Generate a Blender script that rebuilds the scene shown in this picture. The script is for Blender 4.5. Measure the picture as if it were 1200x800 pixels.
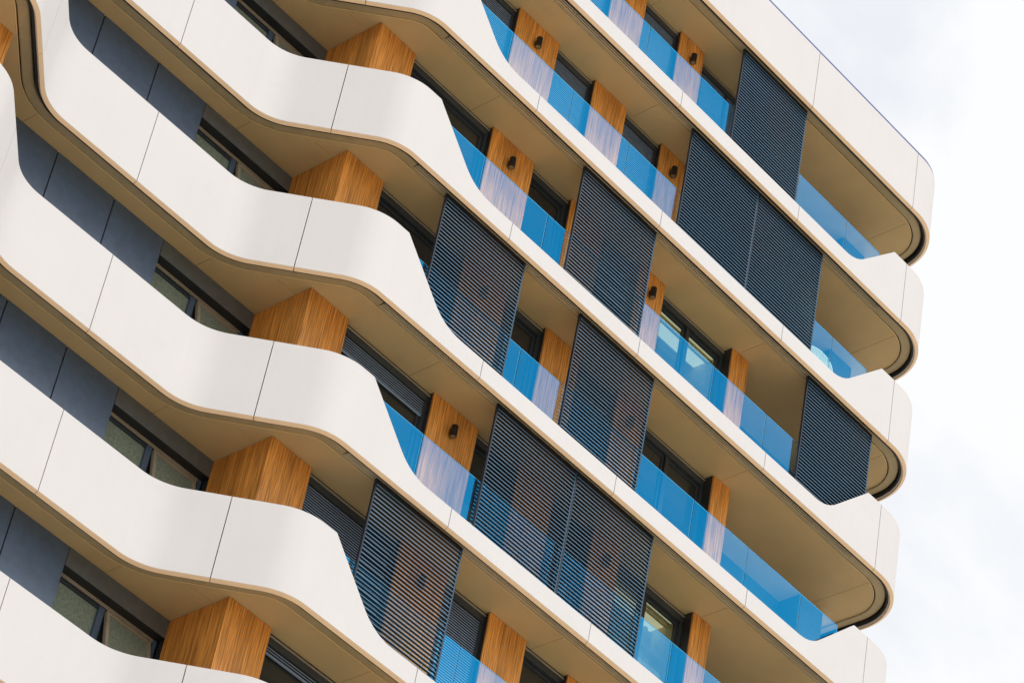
import bpy, bmesh, math, random
from mathutils import Matrix, Vector
random.seed(7)
for o in list(bpy.data.objects): bpy.data.objects.remove(o)
SC = bpy.context.scene
COL = SC.collection

# ------------------------------------------------------------------ camera
F_PX = 3751.56                       # focal length in pixels of a 1200 px wide frame
cam_d = bpy.data.cameras.new("camera")
cam_d.sensor_width = 36.0
cam_d.lens = F_PX / 1200.0 * 36.0
cam_d.clip_start = 0.5
cam_d.clip_end = 6000.0
cam = bpy.data.objects.new("camera", cam_d)
COL.objects.link(cam)
RIGHT = Vector((0.64584262, -0.74732233, 0.15619423))
DOWN = Vector((0.5661535, 0.33154172, -0.75468556))
FWD = Vector((0.51220847, 0.57583801, 0.63722293))
m = Matrix((RIGHT, -DOWN, -FWD)).transposed().to_4x4()
m.translation = Vector((-24.08091545, -31.90630371, -46.88533711))
cam.matrix_world = m
SC.camera = cam

# ------------------------------------------------------------------ light
SUN_EL = math.radians(50.0)
SUN_DIR = Vector((0.10, -0.99, 0.0)).normalized()          # horizontal direction towards the sun
SUN_VEC = Vector((SUN_DIR.x * math.cos(SUN_EL), SUN_DIR.y * math.cos(SUN_EL), math.sin(SUN_EL)))
sun_d = bpy.data.lights.new("sun", 'SUN')
sun_d.energy = 1.3
sun_d.angle = math.radians(14.0)
sun_d.color = (1.0, 0.955, 0.90)
sun = bpy.data.objects.new("sun", sun_d)
sun.rotation_euler = (-SUN_VEC).to_track_quat('-Z', 'Y').to_euler()
sun.location = (0, -20, 40)
COL.objects.link(sun)

world = bpy.data.worlds.new("World")
SC.world = world
world.use_nodes = True
wn, wl = world.node_tree.nodes, world.node_tree.links
wn.clear()
w_out = wn.new("ShaderNodeOutputWorld")
sky = wn.new("ShaderNodeTexSky")
sky.sky_type = 'NISHITA'
sky.sun_disc = False
sky.sun_elevation = SUN_EL
sky.sun_rotation = math.atan2(SUN_DIR.x, SUN_DIR.y)
sky.air_density = 1.0
sky.dust_density = 1.5
bg_sky = wn.new("ShaderNodeBackground")
bg_sky.inputs[1].default_value = 0.12
wl.new(sky.outputs[0], bg_sky.inputs[0])
tc = wn.new("ShaderNodeTexCoord")
nz = wn.new("ShaderNodeTexNoise")
nz.inputs['Scale'].default_value = 5.5
nz.inputs['Detail'].default_value = 7.0
nz.inputs['Roughness'].default_value = 0.55
nz.inputs['Distortion'].default_value = 0.4
wl.new(tc.outputs['Generated'], nz.inputs['Vector'])
ramp = wn.new("ShaderNodeValToRGB")
ramp.color_ramp.elements[0].position = 0.40
ramp.color_ramp.elements[0].color = (0.86, 0.875, 0.90, 1)
ramp.color_ramp.elements[1].position = 0.52
ramp.color_ramp.elements[1].color = (1.0, 0.998, 0.99, 1)
wl.new(nz.outputs[0], ramp.inputs[0])
bg_cl = wn.new("ShaderNodeBackground")
bg_cl.inputs[1].default_value = 1.20
wl.new(ramp.outputs[0], bg_cl.inputs[0])
wmix = wn.new("ShaderNodeMixShader")
wmix.inputs[0].default_value = 0.80
wl.new(bg_sky.outputs[0], wmix.inputs[1])
wl.new(bg_cl.outputs[0], wmix.inputs[2])
wl.new(wmix.outputs[0], w_out.inputs[0])

SC.view_settings.view_transform = 'Standard'
SC.view_settings.look = 'None'
SC.view_settings.exposure = 0.0
SC.view_settings.gamma = 1.0
SC.view_settings.use_curve_mapping = False
SC.cycles.max_bounces = 8
SC.cycles.transparent_max_bounces = 12

# ------------------------------------------------------------------ materials
def mat(name, base, rough=0.5, metal=0.0, var=0.0, scale=3.0, bump=0.0, bscale=60.0, spec=0.5, stretch=None):
    mt = bpy.data.materials.new(name)
    mt.use_nodes = True
    n, l = mt.node_tree.nodes, mt.node_tree.links
    b = n["Principled BSDF"]
    b.inputs["Base Color"].default_value = (*base, 1)
    b.inputs["Roughness"].default_value = rough
    b.inputs["Metallic"].default_value = metal
    b.inputs["Specular IOR Level"].default_value = spec
    g = n.new("ShaderNodeNewGeometry")
    src = g.outputs['Position']
    if stretch:
        mp = n.new("ShaderNodeMapping")
        mp.inputs['Scale'].default_value = stretch
        l.new(src, mp.inputs[0])
        src = mp.outputs[0]
    if var > 0:
        t = n.new("ShaderNodeTexNoise")
        t.inputs['Scale'].default_value = scale
        t.inputs['Detail'].default_value = 5
        l.new(src, t.inputs['Vector'])
        r = n.new("ShaderNodeValToRGB")
        r.color_ramp.elements[0].position = 0.3
        r.color_ramp.elements[1].position = 0.7
        r.color_ramp.elements[0].color = (*[c * (1 - var) for c in base], 1)
        r.color_ramp.elements[1].color = (*[min(1, c * (1 + var)) for c in base], 1)
        l.new(t.outputs[0], r.inputs[0])
        l.new(r.outputs[0], b.inputs["Base Color"])
    if bump > 0:
        t2 = n.new("ShaderNodeTexNoise")
        t2.inputs['Scale'].default_value = bscale
        t2.inputs['Detail'].default_value = 3
        l.new(src, t2.inputs['Vector'])
        bp = n.new("ShaderNodeBump")
        bp.inputs['Strength'].default_value = bump
        bp.inputs['Distance'].default_value = 0.01
        l.new(t2.outputs[0], bp.inputs['Height'])
        l.new(bp.outputs[0], b.inputs['Normal'])
    return mt

def white_mat():
    # painted sheet cladding: faint clouding, thin rain streaks, faint smudges
    mt = mat("white_cladding", (0.718, 0.718, 0.738), 0.6, var=0.015, scale=0.9, spec=0.25)
    n, l = mt.node_tree.nodes, mt.node_tree.links
    b = n["Principled BSDF"]
    src = b.inputs["Base Color"].links[0].from_socket
    g = n.new("ShaderNodeNewGeometry")
    mp = n.new("ShaderNodeMapping"); mp.inputs['Scale'].default_value = (7.0, 7.0, 0.35)
    l.new(g.outputs['Position'], mp.inputs[0])
    t = n.new("ShaderNodeTexNoise"); t.inputs['Scale'].default_value = 1.0; t.inputs['Detail'].default_value = 4
    l.new(mp.outputs[0], t.inputs['Vector'])
    mr = n.new("ShaderNodeMapRange")
    mr.inputs['From Min'].default_value = 0.30; mr.inputs['From Max'].default_value = 0.50
    mr.inputs['To Min'].default_value = 0.988; mr.inputs['To Max'].default_value = 1.0
    l.new(t.outputs[0], mr.inputs['Value'])
    t2 = n.new("ShaderNodeTexNoise"); t2.inputs['Scale'].default_value = 2.3; t2.inputs['Detail'].default_value = 6; t2.inputs['Roughness'].default_value = 0.7
    l.new(g.outputs['Position'], t2.inputs['Vector'])
    mr2 = n.new("ShaderNodeMapRange")
    mr2.inputs['From Min'].default_value = 0.28; mr2.inputs['From Max'].default_value = 0.42
    mr2.inputs['To Min'].default_value = 0.972; mr2.inputs['To Max'].default_value = 1.0
    l.new(t2.outputs[0], mr2.inputs['Value'])
    mm = n.new("ShaderNodeMath"); mm.operation = 'MULTIPLY'
    l.new(mr.outputs[0], mm.inputs[0]); l.new(mr2.outputs[0], mm.inputs[1])
    mx = n.new("ShaderNodeVectorMath"); mx.operation = 'SCALE'
    l.new(src, mx.inputs[0]); l.new(mm.outputs[0], mx.inputs['Scale'])
    l.new(mx.outputs[0], b.inputs["Base Color"])
    return mt

def wood_mat():
    mt = bpy.data.materials.new("wood")
    mt.use_nodes = True
    n, l = mt.node_tree.nodes, mt.node_tree.links
    b = n["Principled BSDF"]
    b.inputs["Roughness"].default_value = 0.5
    g = n.new("ShaderNodeNewGeometry")
    mp = n.new("ShaderNodeMapping")
    mp.inputs['Scale'].default_value = (46.0, 46.0, 0.6)
    l.new(g.outputs['Position'], mp.inputs[0])
    t = n.new("ShaderNodeTexNoise")
    t.inputs['Scale'].default_value = 1.0
    t.inputs['Detail'].default_value = 6
    t.inputs['Roughness'].default_value = 0.65
    t.inputs['Distortion'].default_value = 0.3
    l.new(mp.outputs[0], t.inputs['Vector'])
    r = n.new("ShaderNodeValToRGB")
    e = r.color_ramp.elements
    e[0].position = 0.30; e[0].color = (0.34, 0.13, 0.025, 1)
    e[1].position = 0.70; e[1].color = (0.90, 0.43, 0.10, 1)
    k = e.new(0.5); k.color = (0.70, 0.28, 0.048, 1)
    l.new(t.outputs[0], r.inputs[0])
    mp2 = n.new("ShaderNodeMapping")
    mp2.inputs['Scale'].default_value = (3.0, 3.0, 0.25)
    l.new(g.outputs['Position'], mp2.inputs[0])
    t2 = n.new("ShaderNodeTexNoise")
    t2.inputs['Scale'].default_value = 1.0
    l.new(mp2.outputs[0], t2.inputs['Vector'])
    mr = n.new("ShaderNodeMapRange")
    mr.inputs['From Min'].default_value = 0.3; mr.inputs['From Max'].default_value = 0.7
    mr.inputs['To Min'].default_value = 0.8; mr.inputs['To Max'].default_value = 1.15
    l.new(t2.outputs[0], mr.inputs['Value'])
    mp3 = n.new("ShaderNodeMapping")
    mp3.inputs['Scale'].default_value = (75.0, 75.0, 2.0)
    l.new(g.outputs['Position'], mp3.inputs[0])
    t3 = n.new("ShaderNodeTexNoise")
    t3.inputs['Scale'].default_value = 1.0
    t3.inputs['Detail'].default_value = 2
    l.new(mp3.outputs[0], t3.inputs['Vector'])
    mr3 = n.new("ShaderNodeMapRange")
    mr3.inputs['From Min'].default_value = 0.32; mr3.inputs['From Max'].default_value = 0.56
    mr3.inputs['To Min'].default_value = 0.52; mr3.inputs['To Max'].default_value = 1.06
    l.new(t3.outputs[0], mr3.inputs['Value'])
    mm = n.new("ShaderNodeMath"); mm.operation = 'MULTIPLY'
    l.new(mr.outputs[0], mm.inputs[0]); l.new(mr3.outputs[0], mm.inputs[1])
    mx = n.new("ShaderNodeVectorMath"); mx.operation = 'SCALE'
    l.new(r.outputs[0], mx.inputs[0]); l.new(mm.outputs[0], mx.inputs['Scale'])
    l.new(mx.outputs[0], b.inputs["Base Color"])
    bp = n.new("ShaderNodeBump")
    bp.inputs['Strength'].default_value = 0.25
    bp.inputs['Distance'].default_value = 0.004
    l.new(t.outputs[0], bp.inputs['Height'])
    l.new(bp.outputs[0], b.inputs['Normal'])
    return mt

def reflective_glass(name, trans, refl, rough=0.0):
    mt = bpy.data.materials.new(name)
    mt.use_nodes = True
    n, l = mt.node_tree.nodes, mt.node_tree.links
    n.clear()
    o = n.new("ShaderNodeOutputMaterial")
    tr = n.new("ShaderNodeBsdfTransparent"); tr.inputs[0].default_value = (*trans, 1)
    gl = n.new("ShaderNodeBsdfGlossy"); gl.inputs[0].default_value = (*refl, 1); gl.inputs['Roughness'].default_value = rough
    ad = n.new("ShaderNodeAddShader")
    l.new(tr.outputs[0], ad.inputs[0]); l.new(gl.outputs[0], ad.inputs[1])
    l.new(ad.outputs[0], o.inputs[0])
    return mt

def emit_mat(name, col, s):
    mt = bpy.data.materials.new(name)
    mt.use_nodes = True
    b = mt.node_tree.nodes["Principled BSDF"]
    b.inputs["Base Color"].default_value = (*col, 1)
    b.inputs["Emission Color"].default_value = (*col, 1)
    b.inputs["Emission Strength"].default_value = s
    return mt

M = {
 'white': white_mat(),
 'trim': mat("warm_lit_edge", (0.90, 0.67, 0.45), 0.45, var=0.03, scale=4),  # white underside coloured peach, warm bounce light put into the colour
 'soffit': mat("soffit_bronze", (0.63, 0.472, 0.25), 0.55, var=0.06, scale=1.3, bump=0.12, bscale=160),
 'channel': mat("channel_bronze", (0.47, 0.385, 0.235), 0.40, var=0.08, scale=5),
 'dark': mat("dark_gap", (0.03, 0.03, 0.028), 0.7, var=0.2, scale=5),
 'rail': mat("rail_metal", (0.75, 0.66, 0.48), 0.35, metal=0.2, var=0.05),
 'wood': wood_mat(),
 'blackmetal': mat("black_metal", (0.022, 0.025, 0.030), 0.45, var=0.15, scale=2),
 'frame': mat("frame_grey", (0.034, 0.043, 0.054), 0.40, var=0.12, scale=3),
 'frame_light': mat("frame_bronze", (0.33, 0.285, 0.22), 0.4, var=0.1, scale=4),
 'wall': mat("charcoal_panel", (0.072, 0.108, 0.172), 0.38, var=0.10, scale=8, bump=0.08, bscale=220),
 'lintel': mat("lintel_panel", (0.10, 0.113, 0.122), 0.5, var=0.10, scale=8, bump=0.08, bscale=220),
 'louvre': mat("navy_louvre", (0.008, 0.018, 0.036), 0.4, var=0.08, scale=3),
 'louvre_edge': mat("louvre_edge", (0.13, 0.27, 0.43), 0.35, var=0.05, scale=3),
 'edge_glint': mat("soffit_edge_glint", (0.90, 0.70, 0.36), 0.4, var=0.03),
 'stile': mat("shutter_stile", (0.03, 0.075, 0.13), 0.35, var=0.05, scale=3),
 'blind': mat("grey_blind", (0.24, 0.33, 0.48), 0.40, var=0.08, scale=6),
 'lamp': mat("lamp_black", (0.006, 0.006, 0.007), 0.35, var=0.1),
 'lens': mat("lamp_lens", (0.22, 0.19, 0.13), 0.2, var=0.05),
 'cream': mat("cream_plaster", (0.78, 0.72, 0.52), 0.7, var=0.04, scale=2),
 'curtain': mat("curtain_cloth", (0.80, 0.80, 0.76), 0.8, var=0.06, scale=9),
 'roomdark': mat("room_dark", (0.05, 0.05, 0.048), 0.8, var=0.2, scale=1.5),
 'wicker': mat("pale_wicker", (0.85, 0.88, 0.84), 0.6, var=0.05, scale=12),
 'concrete': mat("slab_concrete", (0.34, 0.33, 0.31), 0.8, var=0.1, scale=3, bump=0.1),
 'coping': mat("blue_coping", (0.07, 0.09, 0.30), 0.4, var=0.08, scale=4),
 'ground': mat("paving", (0.64, 0.54, 0.40), 0.85, var=0.18, scale=0.25, bump=0.2, bscale=4),
 'glass': reflective_glass("sky_tinted_glass", (0.86, 0.97, 0.85), (0.0, 0.205, 0.44)),  # blue sky reflection put into the gloss colour; the sky itself is pale
 'pane': reflective_glass("window_glass", (0.72, 0.74, 0.70), (0.045, 0.05, 0.052)),
 'frosted': mat("frosted_pane", (0.20, 0.25, 0.205), 0.25, var=0.22, scale=22, spec=0.6),
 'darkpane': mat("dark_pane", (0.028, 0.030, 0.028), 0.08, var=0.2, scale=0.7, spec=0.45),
 'ceiling_glow': emit_mat("glowing_ceiling", (0.93, 0.92, 0.70), 0.62),
}

# ------------------------------------------------------------------ helpers
def link(o, parent=None):
    COL.objects.link(o)
    if parent is not None: o.parent = parent
    return o

def mesh_obj(name, verts, faces, material, parent=None, smooth=False):
    me = bpy.data.meshes.new(name)
    me.from_pydata(verts, [], faces)
    me.materials.append(material)
    me.update()
    bm = bmesh.new(); bm.from_mesh(me)
    bmesh.ops.recalc_face_normals(bm, faces=bm.faces)
    bm.to_mesh(me); bm.free()
    if smooth:
        for p in me.polygons: p.use_smooth = True
        me.set_sharp_from_angle(angle=math.radians(28))
    return link(bpy.data.objects.new(name, me), parent)

class MB:
    def __init__(s): s.v = []; s.f = []
    def box(s, x0, x1, y0, y1, z0, z1):
        b = len(s.v)
        s.v += [(x, y, z) for z in (z0, z1) for y in (y0, y1) for x in (x0, x1)]
        s.f += [tuple(b + i for i in q) for q in ((0, 2, 3, 1), (4, 5, 7, 6), (0, 1, 5, 4), (2, 6, 7, 3), (0, 4, 6, 2), (1, 3, 7, 5))]
        return s
    def prism(s, pts, z0, z1):
        b = len(s.v); n = len(pts)
        s.v += [(x, y, z0) for x, y in pts] + [(x, y, z1) for x, y in pts]
        s.f.append(tuple(range(b, b + n))); s.f.append(tuple(range(b + n, b + 2 * n)))
        for i in range(n):
            j = (i + 1) % n
            s.f.append((b + i, b + j, b + n + j, b + n + i))
        return s
    def cyl(s, c, r0, r1, z0, z1, n=20):
        b = len(s.v)
        for z, r in ((z0, r0), (z1, r1)):
            s.v += [(c[0] + r * math.cos(2 * math.pi * i / n), c[1] + r * math.sin(2 * math.pi * i / n), z) for i in range(n)]
        s.f.append(tuple(range(b, b + n))); s.f.append(tuple(range(b + n, b + 2 * n)))
        for i in range(n):
            j = (i + 1) % n
            s.f.append((b + i, b + j, b + n + j, b + n + i))
        return s
    def build(s, name, material, parent=None, smooth=False):
        return mesh_obj(name, s.v, s.f, material, parent, smooth)

def empty(name, loc, parent=None):
    o = bpy.data.objects.new(name, None)
    o.location = loc; o.empty_display_size = 0.3
    return link(o, parent)

def tag(o, label=None, category=None, group=None, kind=None):
    if label: o["label"] = label
    if category: o["category"] = category
    if group: o["group"] = group
    if kind: o["kind"] = kind
    return o

# ------------------------------------------------------------------ plan of the balcony edge
H = 3.2            # storey height
ROWS = 8           # bands 0 (roof) .. 7
XR = 16.22         # right end
XL = -13.9         # left end of what is modelled
YB = 13.0
CTRL = [((XL, YB), 0), ((XL, 0.0), 1.3), ((-6.61, 0.0), 1.0), ((-4.95, 1.66), 1.0), ((-0.81, 1.66), 1.0), ((0.85, 0.0), 1.0), ((XR, 0.0), 1.32), ((XR, YB), 0)]

def plan():
    pts = []
    for i, ((x, y), r) in enumerate(CTRL):
        P = Vector((x, y))
        if r == 0: pts.append(P); continue
        A = (Vector(CTRL[i - 1][0]) - P).normalized(); B = (Vector(CTRL[i + 1][0]) - P).normalized()
        ang = A.angle(B); t = r / math.tan(ang / 2)
        a = P + A * t; b = P + B * t
        c = P + (A + B).normalized() * (r / math.sin(ang / 2))
        a0 = math.atan2((a - c).y, (a - c).x); a1 = math.atan2((b - c).y, (b - c).x)
        d = (a1 - a0 + math.pi) % (2 * math.pi) - math.pi
        n = max(6, int(abs(d) / math.radians(4)))
        for k in range(n + 1):
            w = a0 + d * k / n
            pts.append(c + Vector((math.cos(w), math.sin(w))) * r)
    return pts
BASE = plan()
# top-edge profile (front faces only, by x)
def bez(p0, p1, p2, n=8):
    return [tuple((1 - t) ** 2 * a + 2 * t * (1 - t) * b + t * t * c for a, b, c in zip(p0, p1, p2)) for t in [i / n for i in range(n + 1)]]
HI, LO = 1.585, 0.392
PROF_R = [(1.525, HI)] + bez((2.42, 0.69), (2.72, LO), (3.16, LO)) + bez((12.72, LO), (13.08, LO), (13.34, 0.65)) + [(14.275, HI)]
MID = -2.88
PROF_L = [(2 * MID - x, z) for x, z in PROF_R if x < 5][::-1]
PROF_L = [(-13.0, HI), (-12.0, LO)] + PROF_L
PROF = PROF_L + PROF_R
def top_at(x, y, low_ok=True):
    if y > 0.02 or not low_ok: return HI
    if x <= PROF[0][0] or x >= PROF[-1][0]: return HI
    for (a, za), (b, zb) in zip(PROF, PROF[1:]):
        if a <= x <= b: return za + (zb - za) * (x - a) / (b - a) if b > a else za
    return HI
# insert the profile break points and joints into the plan polyline
JOINTS_X = [-9.5, -5.76, -2.9, 0.0, 3.75, 7.36, 11.15, 14.70]
def refine(pts):
    xs = sorted(set([round(p[0], 4) for p in PROF] + JOINTS_X))
    out = [pts[0]]
    for a, b in zip(pts, pts[1:]):
        if abs(b.x - a.x) > 1e-6:
            for x in xs:
                t = (x - a.x) / (b.x - a.x)
                if 1e-4 < t < 1 - 1e-4: out.append(a.lerp(b, t))
        elif (b - a).length > 4:
            n = int((b - a).length / 3.6)
            for k in range(1, n): out.append(a.lerp(b, k / n))
        out.append(b)
    return out
PL = refine(BASE)
def normals(pts):
    ns = []
    for i in range(len(pts)):
        d = Vector((0, 0))
        if i > 0: d += (pts[i] - pts[i - 1]).normalized()
        if i < len(pts) - 1: d += (pts[i + 1] - pts[i]).normalized()
        d.normalize()
        ns.append(Vector((-d.y, d.x)))       # inward (to the left of travel)
    return ns
NL = normals(PL)
def off(i, s):
    n = NL[i]; p = PL[i]
    k = 0.78 if (p.x > 14.5 and s > 0.12) else 1.0
    return Vector((p.x + n.x * s * k, p.y + n.y * s))
ARC = [0.0]
for a, b in zip(PL, PL[1:]): ARC.append(ARC[-1] + (b - a).length)
def joint_indices():
    idx = [0]
    for x in JOINTS_X:
        best = min(range(len(PL)), key=lambda i: abs(PL[i].x - x) + (0 if PL[i].y < 3 else 99))
        idx.append(best)
    # the joints on the end walls
    for i, p in enumerate(PL):
        if 1 < i < len(PL) - 1 and p.y > 3.0: idx.append(i)
    idx.append(len(PL) - 1)
    return sorted(set(idx))
JI = joint_indices()

def band_strip(i0, i1, section, gap):
    """sweep a closed section [(s, z or ('top', dz))] along the plan between two indices."""
    v, f = [], []
    m_ = len(section)
    for i in range(i0, i1 + 1):
        for s, z in section:
            p = off(i, s)
            if i == i0 and i0 > 0:
                d = (PL[i + 1] - PL[i]).normalized(); p = p + d * gap
            if i == i1 and i1 < len(PL) - 1:
                d = (PL[i] - PL[i - 1]).normalized(); p = p - d * gap
            zz = z(i) if callable(z) else z
            v.append((p.x, p.y, zz))
    n = i1 - i0 + 1
    for k in range(n - 1):
        for j in range(m_):
            a = k * m_ + j; b = k * m_ + (j + 1) % m_
            f.append((a, b, b + m_, a + m_))
    f.append(tuple(range(m_))); f.append(tuple(range((n - 1) * m_, n * m_)))
    return v, f

# cut for the x-monotone front portion, used by slabs and soffits
FRONT = [i for i, p in enumerate(PL) if p.y < 1.75]
def front_poly(s, x0, x1, y_back, gap=0.0):
    pts = [off(i, s) for i in range(len(PL)) if PL[i].y < 3.0]
    def y_at(x):
        for a, b in zip(pts, pts[1:]):
            if a.x <= x <= b.x and b.x - a.x > 1e-9: return a.y + (b.y - a.y) * (x - a.x) / (b.x - a.x)
        return 1.3
    xl, xr = x0 + gap, x1 - gap
    out = [(xl, y_at(xl))] if xl > pts[0].x + 1e-4 else []
    out += [(p.x, p.y) for p in pts if xl + 1e-4 < p.x < xr - 1e-4 or (p.x <= xl and False)]
    if xr < pts[-1].x - 1e-4: out.append((xr, y_at(xr)))
    xa = out[0][0]; xb = out[-1][0]
    out += [(xb, y_back), (xa, y_back)]
    return out

# ------------------------------------------------------------------ setting
g = MB(); g.v = [(-3000, -3000, -48.6), (3000, -3000, -48.6), (3000, 3000, -48.6), (-3000, 3000, -48.6)]; g.f = [(0, 1, 2, 3)]
tag(g.build("ground", M['ground']), kind="structure")

# ------------------------------------------------------------------ building
bld = empty("apartment_building", (0, 0, -48.6))
tag(bld, "pale apartment block with wavy white balcony bands, bronze soffits and wood piers", "building")
def part(mb, name, material, parent=None, smooth=False):
    o = mb.build(name, material, None, smooth)
    par = parent or bld
    o.parent = par
    if par is bld: o.matrix_parent_inverse = Matrix.Translation((0, 0, 48.6))
    return o
def share(src, parent, z, name=None):
    o = bpy.data.objects.new(name or src.name.split('.')[0], src.data)
    COL.objects.link(o)
    o.parent = parent
    if parent is bld:
        o.matrix_parent_inverse = Matrix.Translation((0, 0, 48.6))
    o.location = (0, 0, z)
    return o

# --- white parapet bands
proto_band = {}
def band_meshes(low, roof):
    res = []
    t = lambda dz: (lambda i: (top_at(PL[i].x, PL[i].y) if low else (1.60 if roof else HI)) + dz)
    zb = 0.004
    for a, b in zip(JI, JI[1:]):
        sec = [(0.0, zb), (0.0, t(-0.010)), (0.010, t(0.0)), (0.088, t(0.0)), (0.098, t(-0.010)), (0.098, zb)]
        v, f = band_strip(a, b, sec, 0.008)
        res.append(('cladding_panel', v, f, 'white'))
        sec = [(0.005, 0.0025), (0.008, -0.004), (0.062, -0.038), (0.070, -0.034), (0.070, 0.0025)]
        v, f = band_strip(a, b, sec, 0.006)
        res.append(('edge_trim', v, f, 'trim'))
    core = band_strip(0, len(PL) - 1, [(0.104, 0.02), (0.104, t(-0.03)), (0.15, t(-0.03)), (0.15, 0.02)], 0)
    return core, res
MESHES = {}
for key, (low, roof) in {'std': (True, False), 'roof': (False, True)}.items():
    core, res = band_meshes(low, roof)
    lst = []
    def mk(nm, v, f, mt):
        me = bpy.data.meshes.new(nm); me.from_pydata(v, [], f); me.materials.append(M[mt])
        bm = bmesh.new(); bm.from_mesh(me); bmesh.ops.recalc_face_normals(bm, faces=bm.faces); bm.to_mesh(me); bm.free()
        for p in me.polygons: p.use_smooth = True
        me.set_sharp_from_angle(angle=math.radians(28))
        return me
    MESHES[key] = (mk('parapet_band', *core, 'dark'), [(nm, mk(nm, v, f, mt)) for nm, v, f, mt in res])
bands = []
for r in range(ROWS):
    cm, lst = MESHES['roof' if r == 0 else 'std']
    bo = bpy.data.objects.new('parapet_band', cm); COL.objects.link(bo)
    bo.parent = bld; bo.matrix_parent_inverse = Matrix.Translation((0, 0, 48.6)); bo.location = (0, 0, -H * r)
    bands.append(bo)
    for nm, me in lst:
        o = bpy.data.objects.new(nm, me); COL.objects.link(o); o.parent = bo
bands[0]["label"] = "plain full height roof band with blue coping"
# blue coping on the roof band
v, f = band_strip(0, len(PL) - 1, [(0.015, 1.603), (0.015, 1.662), (0.16, 1.662), (0.16, 1.603)], 0)
o = mesh_obj('coping', v, f, M['coping'], None, True); o.parent = bands[0]

# --- slab, soffit panels, channel and rails
SJ = [XL, -8.8, -4.8, -0.8, 3.2, 7.2, 11.17, 15.15, XR]
def soffit_set():
    out = []
    slab = MB().prism(front_poly(0.16, XL - 1, XR + 1, YB), 0.21, 0.345)
    out.append(('floor_slab', slab, 'concrete', False))
    dark = MB().prism(front_poly(0.151, XL - 1, XR + 1, YB), 0.185, 0.207)
    out.append(('channel_back', dark, 'dark', False))
    for a, b in zip(SJ, SJ[1:]):
        if abs(a + 0.8) < .01:
            fp = front_poly(0.430, 0.17, b, 1.437, 0.004)
            out.append(('soffit_panel', MB().prism(fp, 0.137, 0.165), 'soffit', False))
            bp = front_poly(0.430, a, 0.17, YB - .1, 0.004)
            pl = bp[:-2] + [(0.174, 1.443), (b - 0.004, 1.443), (b - 0.004, YB - .1), (a + 0.004, YB - .1)]
            out.append(('soffit_panel', MB().prism(pl, 0.137, 0.165), 'soffit', False))
        else:
            out.append(('soffit_panel', MB().prism(front_poly(0.430, a, b, YB - .1, 0.004), 0.137, 0.165), 'soffit', False))
    return out
def strip_mb(i0, i1, s0, s1, z0, z1, ends=0.0, round_=False):
    if round_:
        sec = [(s0, z1), (s0, z0 + 0.02), (s0 + 0.02, z0 + 0.004), ((s0 + s1) / 2, z0), (s1 - 0.02, z0 + 0.004), (s1, z0 + 0.02), (s1, z1)]
    else:
        sec = [(s0, z0), (s0, z1), (s1, z1), (s1, z0)]
    return band_strip(i0, i1, sec, 0)
IX = lambda x: min(range(len(PL)), key=lambda i: abs(PL[i].x - x) + (0 if PL[i].y < 1.7 else 99))
iA, iB = IX(1.525), IX(14.275)
chan = {}
v1, f1 = strip_mb(0, iA, 0.215, 0.400, 0.100, 0.18, round_=True)
v2, f2 = strip_mb(iB, len(PL) - 1, 0.185, 0.400, 0.100, 0.18, round_=True)
v3, f3 = strip_mb(iA, iB, 0.335, 0.400, 0.100, 0.18)
def join(*vf):
    V, F = [], []
    for v, f in vf:
        b = len(V); V += v; F += [tuple(b + i for i in q) for q in f]
    return V, F
chan['rail'] = join((v1, f1), (v2, f2), (v3, f3))
edge_glint = band_strip(0, len(PL) - 1, [(0.428, 0.127), (0.428, 0.15), (0.442, 0.15), (0.442, 0.127)], 0)  # bright strip added: light caught by the soffit edge, put into colour
chan['plain'] = strip_mb(0, len(PL) - 1, 0.215, 0.400, 0.100, 0.18, round_=True)
soff_src = None
def mk_obj(nm, v, f, mt, parent, smooth=True):
    o = mesh_obj(nm, v, f, mt, None, smooth); o.parent = parent; return o
rail_src = []
for r in range(ROWS):
    if soff_src is None:
        soff_src = []
        for nm, mb, mt, sm in soffit_set():
            o = mb.build(nm, M[mt], None, sm)
            soff_src.append((nm, o.data, mt)); bpy.data.objects.remove(o)
        me_ch = {}
        for k, (v, f) in chan.items():
            o = mesh_obj('channel_trim', v, f, M['channel'], None, True); me_ch[k] = o.data; bpy.data.objects.remove(o)
        o = mesh_obj('soffit_glint', edge_glint[0], edge_glint[1], M['edge_glint'], None, True); me_glint = o.data; bpy.data.objects.remove(o)
        base = MB().box(1.53, 14.27, 0.160, 0.333, 0.165, 0.182).build('rail_bed', M['dark']); me_bed = base.data; bpy.data.objects.remove(base)
        me_rail = MB().box(1.54, 14.26, -0.009, 0.009, 0.078, 0.104).build('shutter_rail', M['rail']); mr_ = me_rail.data; bpy.data.objects.remove(me_rail)
    slab = bpy.data.objects.new('floor_slab', soff_src[0][1]); COL.objects.link(slab)
    slab.parent = bld; slab.matrix_parent_inverse = Matrix.Translation((0, 0, 48.6)); slab.location = (0, 0, -H * r)
    for nm, me, mt in soff_src[1:]:
        o = bpy.data.objects.new(nm, me); COL.objects.link(o); o.parent = slab
    rails = 1 <= r <= 5
    o = bpy.data.objects.new('soffit_glint', me_glint); COL.objects.link(o); o.parent = slab
    o = bpy.data.objects.new('channel_trim', me_ch['rail' if rails else 'plain']); COL.objects.link(o); o.parent = slab
    if rails:
        o = bpy.data.objects.new('rail_bed', me_bed); COL.objects.link(o); o.parent = slab
        for y in (0.215, 0.262, 0.309):
            o = bpy.data.objects.new('shutter_rail', mr_); COL.objects.link(o); o.parent = slab; o.location = (0, y, 0)

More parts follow.
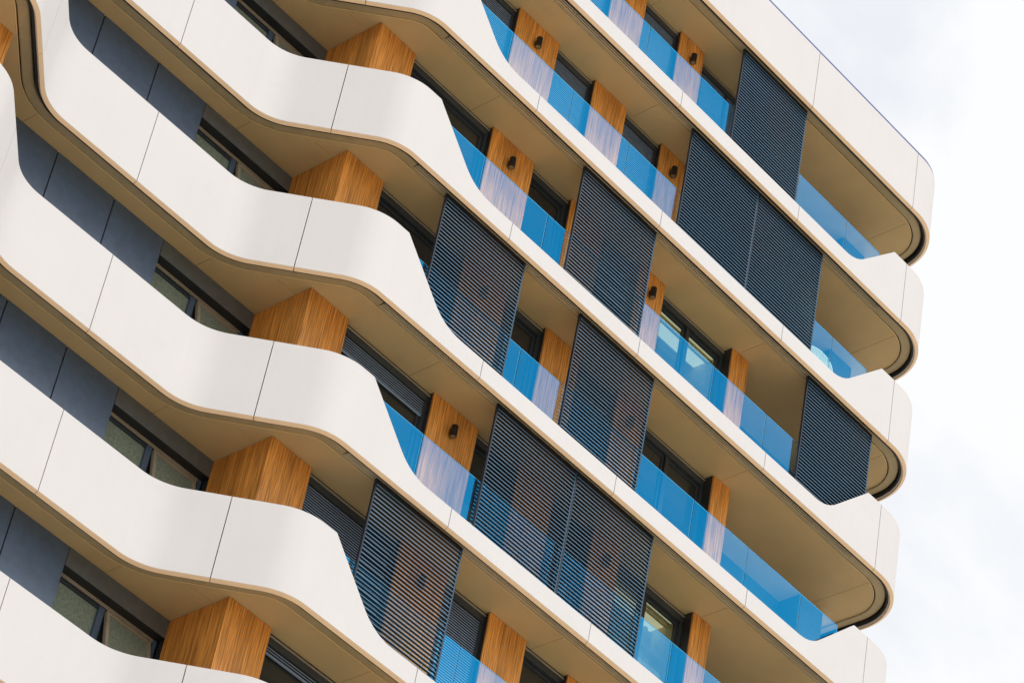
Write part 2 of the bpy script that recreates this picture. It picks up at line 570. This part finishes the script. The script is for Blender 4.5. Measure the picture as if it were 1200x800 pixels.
# --- facade per storey
ZT = 0.137          # soffit level
ZF = 0.345 - H      # floor level below
PIERS = [(3.75, 4.90), (6.02, 6.97), (8.09, 8.84)]
WINS = [(1.56, 3.75), (4.90, 6.02), (6.97, 8.09), (8.84, 10.96)]
BLIND = {  # storey -> window -> drop of the slatted blind (0 none)
 0: {0: 1.9, 1: 1.9, 2: 2.6, 3: 2.6}, 1: {0: 2.6, 1: 1.95, 2: 2.6, 3: 0}, 2: {0: 0, 1: 0, 2: 1.2, 3: 0}, 3: {0: 0, 1: 0, 2: 0.5, 3: 0},
 4: {0: 0.30, 1: 0, 2: 0, 3: 0}, 5: {0: 2.3, 1: 2.6, 2: 0, 3: 0}, 6: {0: 0.12, 1: 0, 2: 0, 3: 0}}
blind_cache = {}
def blind_mesh(w, drop):
    k = (round(w, 3), round(drop, 3))
    if k in blind_cache: return blind_cache[k]
    mb = MB(); z = 0.0; y = 0.0
    while z < drop:
        b = len(mb.v)
        zc = -z
        # tilted slat: front edge low
        mb.v += [(0, -0.020, zc - 0.020), (w, -0.020, zc - 0.020), (w, 0.016, zc - 0.002), (0, 0.016, zc - 0.002),
                 (0, -0.020, zc - 0.036), (w, -0.020, zc - 0.036), (w, 0.016, zc - 0.008), (0, 0.016, zc - 0.008)]
        mb.f += [tuple(b + i for i in q) for q in ((0, 1, 2, 3), (7, 6, 5, 4), (0, 4, 5, 1), (3, 2, 6, 7), (0, 3, 7, 4), (1, 5, 6, 2))]
        z += 0.05
    mb.box(0, w, -0.012, 0.012, -drop - 0.03, -drop)
    o = mb.build('blind', M['blind']); me = o.data; bpy.data.objects.remove(o)
    blind_cache[k] = me
    return me

def window(r, k, x0, x1):
    z0 = ZT - H * r; zf = ZF - H * r
    dy = 0.10 if k == 3 else 0.0
    # outer frame
    fr = MB()
    fr.box(x0, x1, 1.185, 1.33, z0 - 0.045, z0 - 0.002)                # head
    fr.box(x0, x1, 1.19, 1.33, z0 - 0.20, z0 - 0.045)                 # blind box
    fr.box(x0, x0 + 0.07, 1.20, 1.33, zf, z0 - 0.20)
    fr.box(x1 - 0.07, x1, 1.20, 1.33, zf, z0 - 0.20)
    fr.box(x0 + 0.07, x1 - 0.07, 1.22, 1.33, zf, zf + 0.09)
    root = part(fr, 'window', M['frame'])
    led = MB().box(x0, x1, 1.165, 1.1845, z0 - 0.075, z0 - 0.050); part(led, 'header_ledge', M['frame_light'], root)
    drop = BLIND[r][k]
    n = 2 if k == 3 else 1
    a, b = x0 + 0.07, x1 - 0.07
    w = (b - a) / n
    lit = (k == 3 and r in (2, 4))
    for j in range(n):
        xa, xb = a + j * w, a + (j + 1) * w
        if j > 0: xa += 0.05
        if j < n - 1: xb -= 0.05
        s = MB(); t = 0.055; zt, zb = z0 - 0.21, zf + 0.10
        s.box(xa, xb, 1.26, 1.31, zt - t, zt).box(xa, xb, 1.26, 1.31, zb, zb + t)
        s.box(xa, xa + t, 1.26, 1.31, zb + t, zt - t).box(xb - t, xb, 1.26, 1.31, zb + t, zt - t)
        part(s, 'sash_frame', M['frame'], root)
        p = MB().box(xa + t, xb - t, 1.283, 1.291, zb + t, zt - t)
        part(p, 'pane', M['pane'] if lit else M['darkpane'], root)
    if n == 2:
        part(MB().box(a + w - 0.05, a + w + 0.05, 1.21, 1.33, zf + 0.09, z0 - 0.20), 'mullion', M['blackmetal'], root)
    if drop > 0:
        me = blind_mesh(x1 - x0 - 0.14, drop)
        o = bpy.data.objects.new('blind', me); COL.objects.link(o); o.parent = root
        o.location = (x0 + 0.07, 1.235, z0 - 0.205)
        o["kind"] = "stuff"
    root.location.y = dy
    return root

def room(r, lit):
    """lit room behind the right hand window"""
    z0 = ZT - H * r; zf = ZF - H * r
    mb = MB()
    x0, x1 = 8.86, 10.94
    y0, y1 = 1.36, 4.6
    mb.box(x0, x1, y1, y1 + 0.08, zf, z0 - 0.05)
    mb.box(x0 - 0.08, x0, y0, y1, zf, z0 - 0.05)
    mb.box(x1, x1 + 0.03, y0, y1, zf, z0 - 0.05)
    mb.box(x0, x1, y0, y1, z0 - 0.13, z0 - 0.05)
    mb.box(x0, x1, y0, y1, zf - 0.0, zf + 0.03)
    rm = part(mb, 'interior_room', M['cream'])
    for (ya, yb) in ((1.39, 1.455), (1.50, 1.545), (1.62, 1.92)) if r == 2 else ((1.45, 1.50), (1.62, 2.5)):
        part(MB().box(x0 + .02, x1 - .02, ya, yb, z0 - 0.150, z0 - 0.132), 'glow_panel', M['ceiling_glow'], rm)  # ceiling brightness put in as glowing panels, not lamp fittings
    for (ya, yb) in ((1.46, 1.495), (1.55, 1.60)):
        part(MB().box(x0, x1, ya, yb, z0 - 0.185, z0 - 0.132), 'ceiling_cove', M['cream'], rm)
    # hanging curtain with folds
    cv = []; cf = []
    xa, xb = (x0 + 0.05, x0 + 1.9) if r == 4 else (x0 + 0.05, x0 + 0.45)
    n = 60
    for i in range(n + 1):
        x = xa + (xb - xa) * i / n; y = 1.75 + 0.03 * math.sin(i * 0.9) if r == 4 else 1.75 + 0.03 * math.sin(i * 0.5)
        cv += [(x, y, zf + 0.05), (x, y, z0 - 0.34)]
    for i in range(n): cf.append((2 * i, 2 * i + 2, 2 * i + 3, 2 * i + 1))
    o = mesh_obj('curtain', cv, cf, M['curtain'], None, True); o.parent = rm
    rm.location.y = 0.09

for r in range(0, 7):
    z0 = ZT - H * r; zf = ZF - H * r
    zt = z0 - 0.010
    # wood column at the end of the recess
    for (xa, xb) in ((0.62, 1.56), (-7.18, -6.24)):
        cpart = part(MB().box(xa + 0.02, xb - 0.02, 1.12, 2.60, zf, z0 - 0.002), 'wood_column', M['blackmetal'])
        part(MB().box(xa, xb, 1.07, 1.115, zf + 0.01, zt), 'front_board', M['wood'], cpart)
        if xa > 0:
            part(MB().box(xa, xa + 0.018, 1.117, 2.43, zf + 0.01, zt), 'side_board', M['wood'], cpart)
        else:
            part(MB().box(xb - 0.018, xb, 1.117, 2.43, zf + 0.01, zt), 'side_board', M['wood'], cpart)
    for (xa, xb) in PIERS:
        cpart = part(MB().box(xa + 0.002, xb - 0.002, 1.105, 1.40, zf, z0 - 0.002), 'wood_pier', M['blackmetal'])
        part(MB().box(xa, xb, 1.07, 1.103, zf + 0.01, zt), 'front_board', M['wood'], cpart)
    cpart = part(MB().box(10.962, 11.478, 1.105, 2.50, zf, z0 - 0.002), 'wood_pier', M['blackmetal'])
    part(MB().box(10.975, 11.48, 1.07, 1.103, zf + 0.01, zt), 'front_board', M['wood'], cpart)
    part(MB().box(11.4795, 11.495, 1.105, 2.42, zf + .01, zt), 'side_board', M['wood'], cpart)
    for k, (xa, xb) in enumerate(WINS): window(r, k, xa, xb)
    if r in (2, 4): room(r, True)
    # backing wall behind the windows of the dark rooms
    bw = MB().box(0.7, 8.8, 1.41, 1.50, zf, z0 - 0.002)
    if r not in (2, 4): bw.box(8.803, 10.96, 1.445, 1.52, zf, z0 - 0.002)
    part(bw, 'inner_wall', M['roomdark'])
    # walls of the open corner balcony
    cw = MB().box(11.50, 14.80, 2.43, 2.55, zf, z0 - 0.002)
    cw.box(14.803, 15.55, 1.90, 2.55, zf, z0 - 0.002).box(15.45, 15.55, 2.553, YB - .3, zf, z0 - 0.002)
    part(cw, 'corner_wall', M['wall'])
    # left wing facade (mostly outside the picture)
    part(MB().box(XL + 1.1, -7.22, 1.12, 1.30, zf, z0 - 0.002), 'left_wall', M['wall'])
    # recess wall of separate charcoal panels, joints recessed
    back = part(MB().box(-6.22, -1.62, 2.46, 2.62, zf, z0 - 0.002), 'recess_wall', M['dark'])
    for xa, xb in ((-6.22, -5.29), (-5.29, -4.0), (-4.0, -2.71), (-2.71, -1.56)):
        part(MB().box(xa + 0.014, xb - (0.014 if xb < -1.6 else 0.0), 2.43, 2.458, zf, z0 - 0.004), 'wall_panel', M['wall'], back)
    # recess window
    zl = z0 - 0.345
    wr = part(MB().box(-1.552, 0.618, 2.43, 2.72, zl, z0 - 0.004), 'recess_window', M['blackmetal'])
    part(MB().box(-1.552, 0.618, 2.424, 2.429, zl + 0.002, z0 - 0.005), 'lintel_panel', M['lintel'], wr)
    part(MB().box(-1.66, -1.552, 2.463, 2.72, zf, zl - 0.001), 'jamb', M['blackmetal'], wr)
    part(MB().box(0.55, 0.618, 2.61, 2.72, zf, zl - 0.001), 'jamb', M['wall'], wr)
    for q, (ya, dz) in enumerate(((2.615, 0.0), (2.630, 0.022), (2.645, 0.044))):
        part(MB().box(-1.55, 0.548, ya, 2.72, zl - 0.022 - dz, zl - 0.002 - dz), 'head_rail', M['frame_light'] if q < 2 else M['frame'], wr)
    zp = zl - 0.07
    part(MB().box(-1.55, -1.50, 2.66, 2.72, zf, zp), 'frame_bar', M['frame'], wr)
    part(MB().box(-0.58, -0.47, 2.635, 2.72, zf, zp), 'mullion', M['wall'], wr)
    part(MB().box(-1.50, -0.58, 2.66, 2.72, zp - 0.045, zp), 'frame_bar', M['frame'], wr)
    part(MB().box(-1.50, -0.58, 2.69, 2.70, zf + .4, zp - 0.045), 'pane', M['frosted'], wr)
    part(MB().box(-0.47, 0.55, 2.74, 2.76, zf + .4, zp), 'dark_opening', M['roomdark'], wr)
    # awning sash, pushed open at the bottom
    x0, x1 = -0.44, 0.52; hgt = 1.25; t = 0.065
    s = MB().box(x0, x1, -0.03, 0.03, -t, 0).box(x0, x1, -0.03, 0.03, -hgt, -hgt + t)
    s.box(x0, x0 + t, -0.03, 0.03, -hgt + t, -t).box(x1 - t, x1, -0.03, 0.03, -hgt + t, -t)
    so = s.build('awning_sash', M['frame_light']); so.parent = wr
    # tilt the sash vertices about its top edge
    ang = math.radians(13 + (r * 37 % 5))
    T = Matrix.Translation((0, 2.645, zp - 0.005)) @ Matrix.Rotation(-ang, 4, 'X')
    so.data.transform(T)
    po = MB().box(x0 + t, x1 - t, -0.006, 0.006, -hgt + t, -t).build('sash_pane', M['frosted']); po.data.transform(T); po.parent = wr
    st = MB().box(x0 - 0.012, x0, 0.0, 0.18, -0.78, -0.765).build('stay_arm', M['rail']); st.data.transform(T); st.parent = wr

# glass balustrades
GJ = [1.75, 3.06, 4.81, 6.47, 8.10, 9.73, 11.35, 12.99, 14.15]
glass_me = {}
for r in range(1, 8):
    root = part(MB().box(1.6, 14.2, 0.29, 0.322, 0.346 - H * r, 0.40 - H * r), 'glass_balustrade', M['blackmetal'])
    for a, b in zip(GJ, GJ[1:]):
        key = (a, b)
        if key not in glass_me:
            o = MB().box(a + 0.007, b - 0.007, 0.300, 0.3001, 0.40, 1.585).build('glass_pane', M['glass']); 
            # single sheet: keep one face only, its thickness is added by the polished edge below
            me = o.data; bpy.data.objects.remove(o)
            bm = bmesh.new(); bm.from_mesh(me)
            keep = [f_ for f_ in bm.faces if f_.normal.y < -0.9]
            bmesh.ops.delete(bm, geom=[f_ for f_ in bm.faces if f_ not in keep], context='FACES')
            bm.to_mesh(me); bm.free()
            e = MB().box(a + 0.007, b - 0.007, 0.301, 0.313, 1.581, 1.587).box(b - 0.013, b - 0.009, 0.301, 0.313, 0.40, 1.580).build('glass_edge', M['louvre_edge'])
            glass_me[key] = (me, e.data); bpy.data.objects.remove(e)
        for nm, me in zip(('glass_pane', 'glass_edge'), glass_me[key]):
            o = bpy.data.objects.new(nm, me); COL.objects.link(o); o.parent = root
            o.location = (0, 0, -H * r)

# lower body of the building down to the ground (outside the picture) and its core
core = MB().box(XL + 1.3, 15.35, 3.2, YB - .4, -25.5, 1.0)
core.box(XL + 1.3, 15.40, 1.6, YB - .3, -48.6, -25.51)
part(core, 'building_core', M['wall'])

# ------------------------------------------------------------------ sliding louvred shutters
SW = 2.13
def make_shutter(closed):
    root = empty('sliding_shutter', (0, 0, 0))
    zt, zb = 0.035, -2.80
    MB().box(0, 0.028, 0.200, 0.250, zb, zt).build('stile', M['louvre'], root)
    MB().box(SW - 0.028, SW, 0.200, 0.250, zb, zt).build('stile', M['stile'], root)
    MB().box(0.03, SW - 0.03, 0.205, 0.247, zt - 0.05, zt).build('top_rail', M['blackmetal'], root)
    MB().box(0.03, SW - 0.03, 0.205, 0.247, zb, zb + 0.05).build('bottom_rail', M['louvre'], root)
    b = MB().box(0.029, SW - 0.029, -(0.029 if closed else 0.0235), 0.029 if closed else 0.0235, -0.0065, 0.0065)
    lou = b.build('louvre', M['louvre'])
    me = lou.data
    # front lip coloured lighter: the sky light it catches is painted in
    me.materials.append(M['louvre_edge'])
    for p in me.polygons:
        if p.normal.y < -0.9: p.material_index = 1
    bpy.data.objects.remove(lou)
    z = zt - 0.11
    n = 0
    while z > zb + 0.09:
        o = bpy.data.objects.new('louvre', me); COL.objects.link(o); o.parent = root
        o.location = (0, 0.223, z); o.rotation_euler = (0, 0, 0)
        z -= 0.080; n += 1
    return root
def copy_tree(src):
    r = src.copy(); COL.objects.link(r)
    for ch in src.children:
        c = ch.copy(); COL.objects.link(c); c.parent = r
    return r
SH = [
 (0, 9.10, "dark louvred shutter in the topmost storey, directly under the roof band"),
 (1, 8.01, "left panel of the paired dark shutters on the second storey from the top"),
 (1, 10.146, "right panel of the paired dark shutters, beside the pale round chair"),
 (2, 5.38, "dark shutter on the third storey down, left of a lamp on narrow wood panel"),
 (2, 12.30, "louvred shutter nearest the right corner of the building"),
 (3, 2.30, "navy louvred shutter next to the wavy parapet, on the fourth storey down"),
 (3, 5.96, "dark louvred shutter on the fourth storey down with a blue glass strip to both sides"),
 (4, 4.465, "left panel of the wide shutter pair on the fifth storey, right of the lamp"),
 (4, 6.602, "right panel of the wide shutter pair, left of the cream lit window"),
 (5, 2.22, "lowest navy shutter near the bottom edge, beside the wavy white parapet"),
]
CLOSED = {0, 1, 2, 4}
src_closed, src_open = make_shutter(True), make_shutter(False)
used = set()
for i, (r, x, lab) in enumerate(SH):
    src = src_closed if i in CLOSED else src_open
    s = src if src.name not in used else copy_tree(src)
    used.add(src.name)
    s.location = (x, 0, -H * r)
    tag(s, lab, "shutter", "sliding louvred shutters on the balconies")

# ------------------------------------------------------------------ wall lamps
def make_lamp():
    root = empty('wall_lamp', (0, 0, 0))
    MB().cyl((0, -0.085), 0.062, 0.062, -0.115, 0.115, 24).build('lamp_body', M['lamp'], root, True)
    MB().cyl((0, -0.085), 0.050, 0.050, -0.1175, -0.1152, 24).build('lens', M['lens'], root)
    MB().cyl((0, -0.085), 0.050, 0.050, 0.1152, 0.1175, 24).build('lens', M['lens'], root)
    MB().box(-0.035, 0.035, -0.03, 0.0, -0.05, 0.05).build('wall_bracket', M['lamp'], root)
    return root
LM = [
 (0, 8.47, "black cylinder wall lamp on the wood panel closest to the roof"),
 (1, 4.31, "black wall lamp on the wood panel nearest the top edge of the photo"),
 (1, 8.46, "black wall lamp on the wood panel left of the paired dark shutters"),
 (2, 4.29, "black wall lamp on the broad wood panel under the second soffit, above lavender looking glass"),
 (2, 8.46, "black wall lamp on the narrow wood panel between a shutter and the lit window"),
 (3, 4.30, "lamp dimly seen through the slats of the upper shutter by the wavy parapet"),
 (3, 8.46, "wall lamp behind the shutter left of the dark grey two pane window"),
 (4, 4.29, "black wall lamp on the wood panel left of the wide shutter pair"),
 (4, 8.46, "wall lamp behind the right half of the wide shutter pair"),
 (5, 4.30, "wall lamp behind the lowest shutter, near the bottom edge"),
]
l0 = make_lamp()
for i, (r, x, lab) in enumerate(LM):
    s = l0 if i == 0 else copy_tree(l0)
    s.location = (x, 1.069, -0.395 - H * r)
    tag(s, lab, "wall lamp", "black wall lamps on the wood panels")

# ------------------------------------------------------------------ round chair on the corner balcony
def round_chair(loc):
    root = empty('round_chair', loc)
    n, R = 40, 0.47
    v, f = [], []
    rings = 7
    for j in range(rings + 1):
        rr = R * j / rings; yy = 0.16 * (1 - (j / rings) ** 2)
        for i in range(n):
            a = 2 * math.pi * i / n
            v.append((rr * math.cos(a), yy, 0.70 + rr * math.sin(a)))
    for j in range(rings):
        for i in range(n):
            k = (i + 1) % n
            f.append((j * n + i, j * n + k, (j + 1) * n + k, (j + 1) * n + i))
    mesh_obj('woven_shell', v, f, M['wicker'], root, True)
    # rim and ribs
    def tube(cfn, steps, rad, name):
        V, Fc = [], []
        for i in range(steps):
            c, t = cfn(i / steps), None
            c2 = cfn((i + 1) / steps)
            t = (Vector(c2) - Vector(c)).normalized()
            u = t.orthogonal().normalized(); w = t.cross(u)
            for q in range(6):
                a = math.pi * q / 3
                V.append(tuple(Vector(c) + (u * math.cos(a) + w * math.sin(a)) * rad))
        for i in range(steps - 1):
            for q in range(6):
                Fc.append((i * 6 + q, i * 6 + (q + 1) % 6, (i + 1) * 6 + (q + 1) % 6, (i + 1) * 6 + q))
        return mesh_obj(name, V, Fc, M['wicker'], root, True)
    def rim(t):
        a = 2 * math.pi * t * 1.02
        return (R * math.cos(a), 0.0, 0.70 + R * math.sin(a))
    tube(rim, 48, 0.018, 'rim')
    for k in range(-4, 5):
        x = k * 0.1
        def rib(t, x=x):
            h = math.sqrt(max(0, R * R - x * x)); z = -h + 2 * h * t
            return (x, 0.16 * (1 - (x * x + z * z) / (R * R)) - 0.008, 0.70 + z)
        tube(rib, 14, 0.009, 'rib')
    for sx in (-1, 1):
        tube(lambda t, sx=sx: (sx * 0.28, -0.18 + 0.45 * t, 0.32 * t * 0 + (0.02 + 0.38 * (t if t < .5 else 1 - t) * 2)), 10, 0.014, 'leg')
    return root
rc = round_chair((13.0, 0.75, 0.348 - 2 * H))
rc.rotation_euler = (0, 0, math.radians(-20))
tag(rc, "pale round woven chair behind the blue glass next to the paired shutters", "chair")
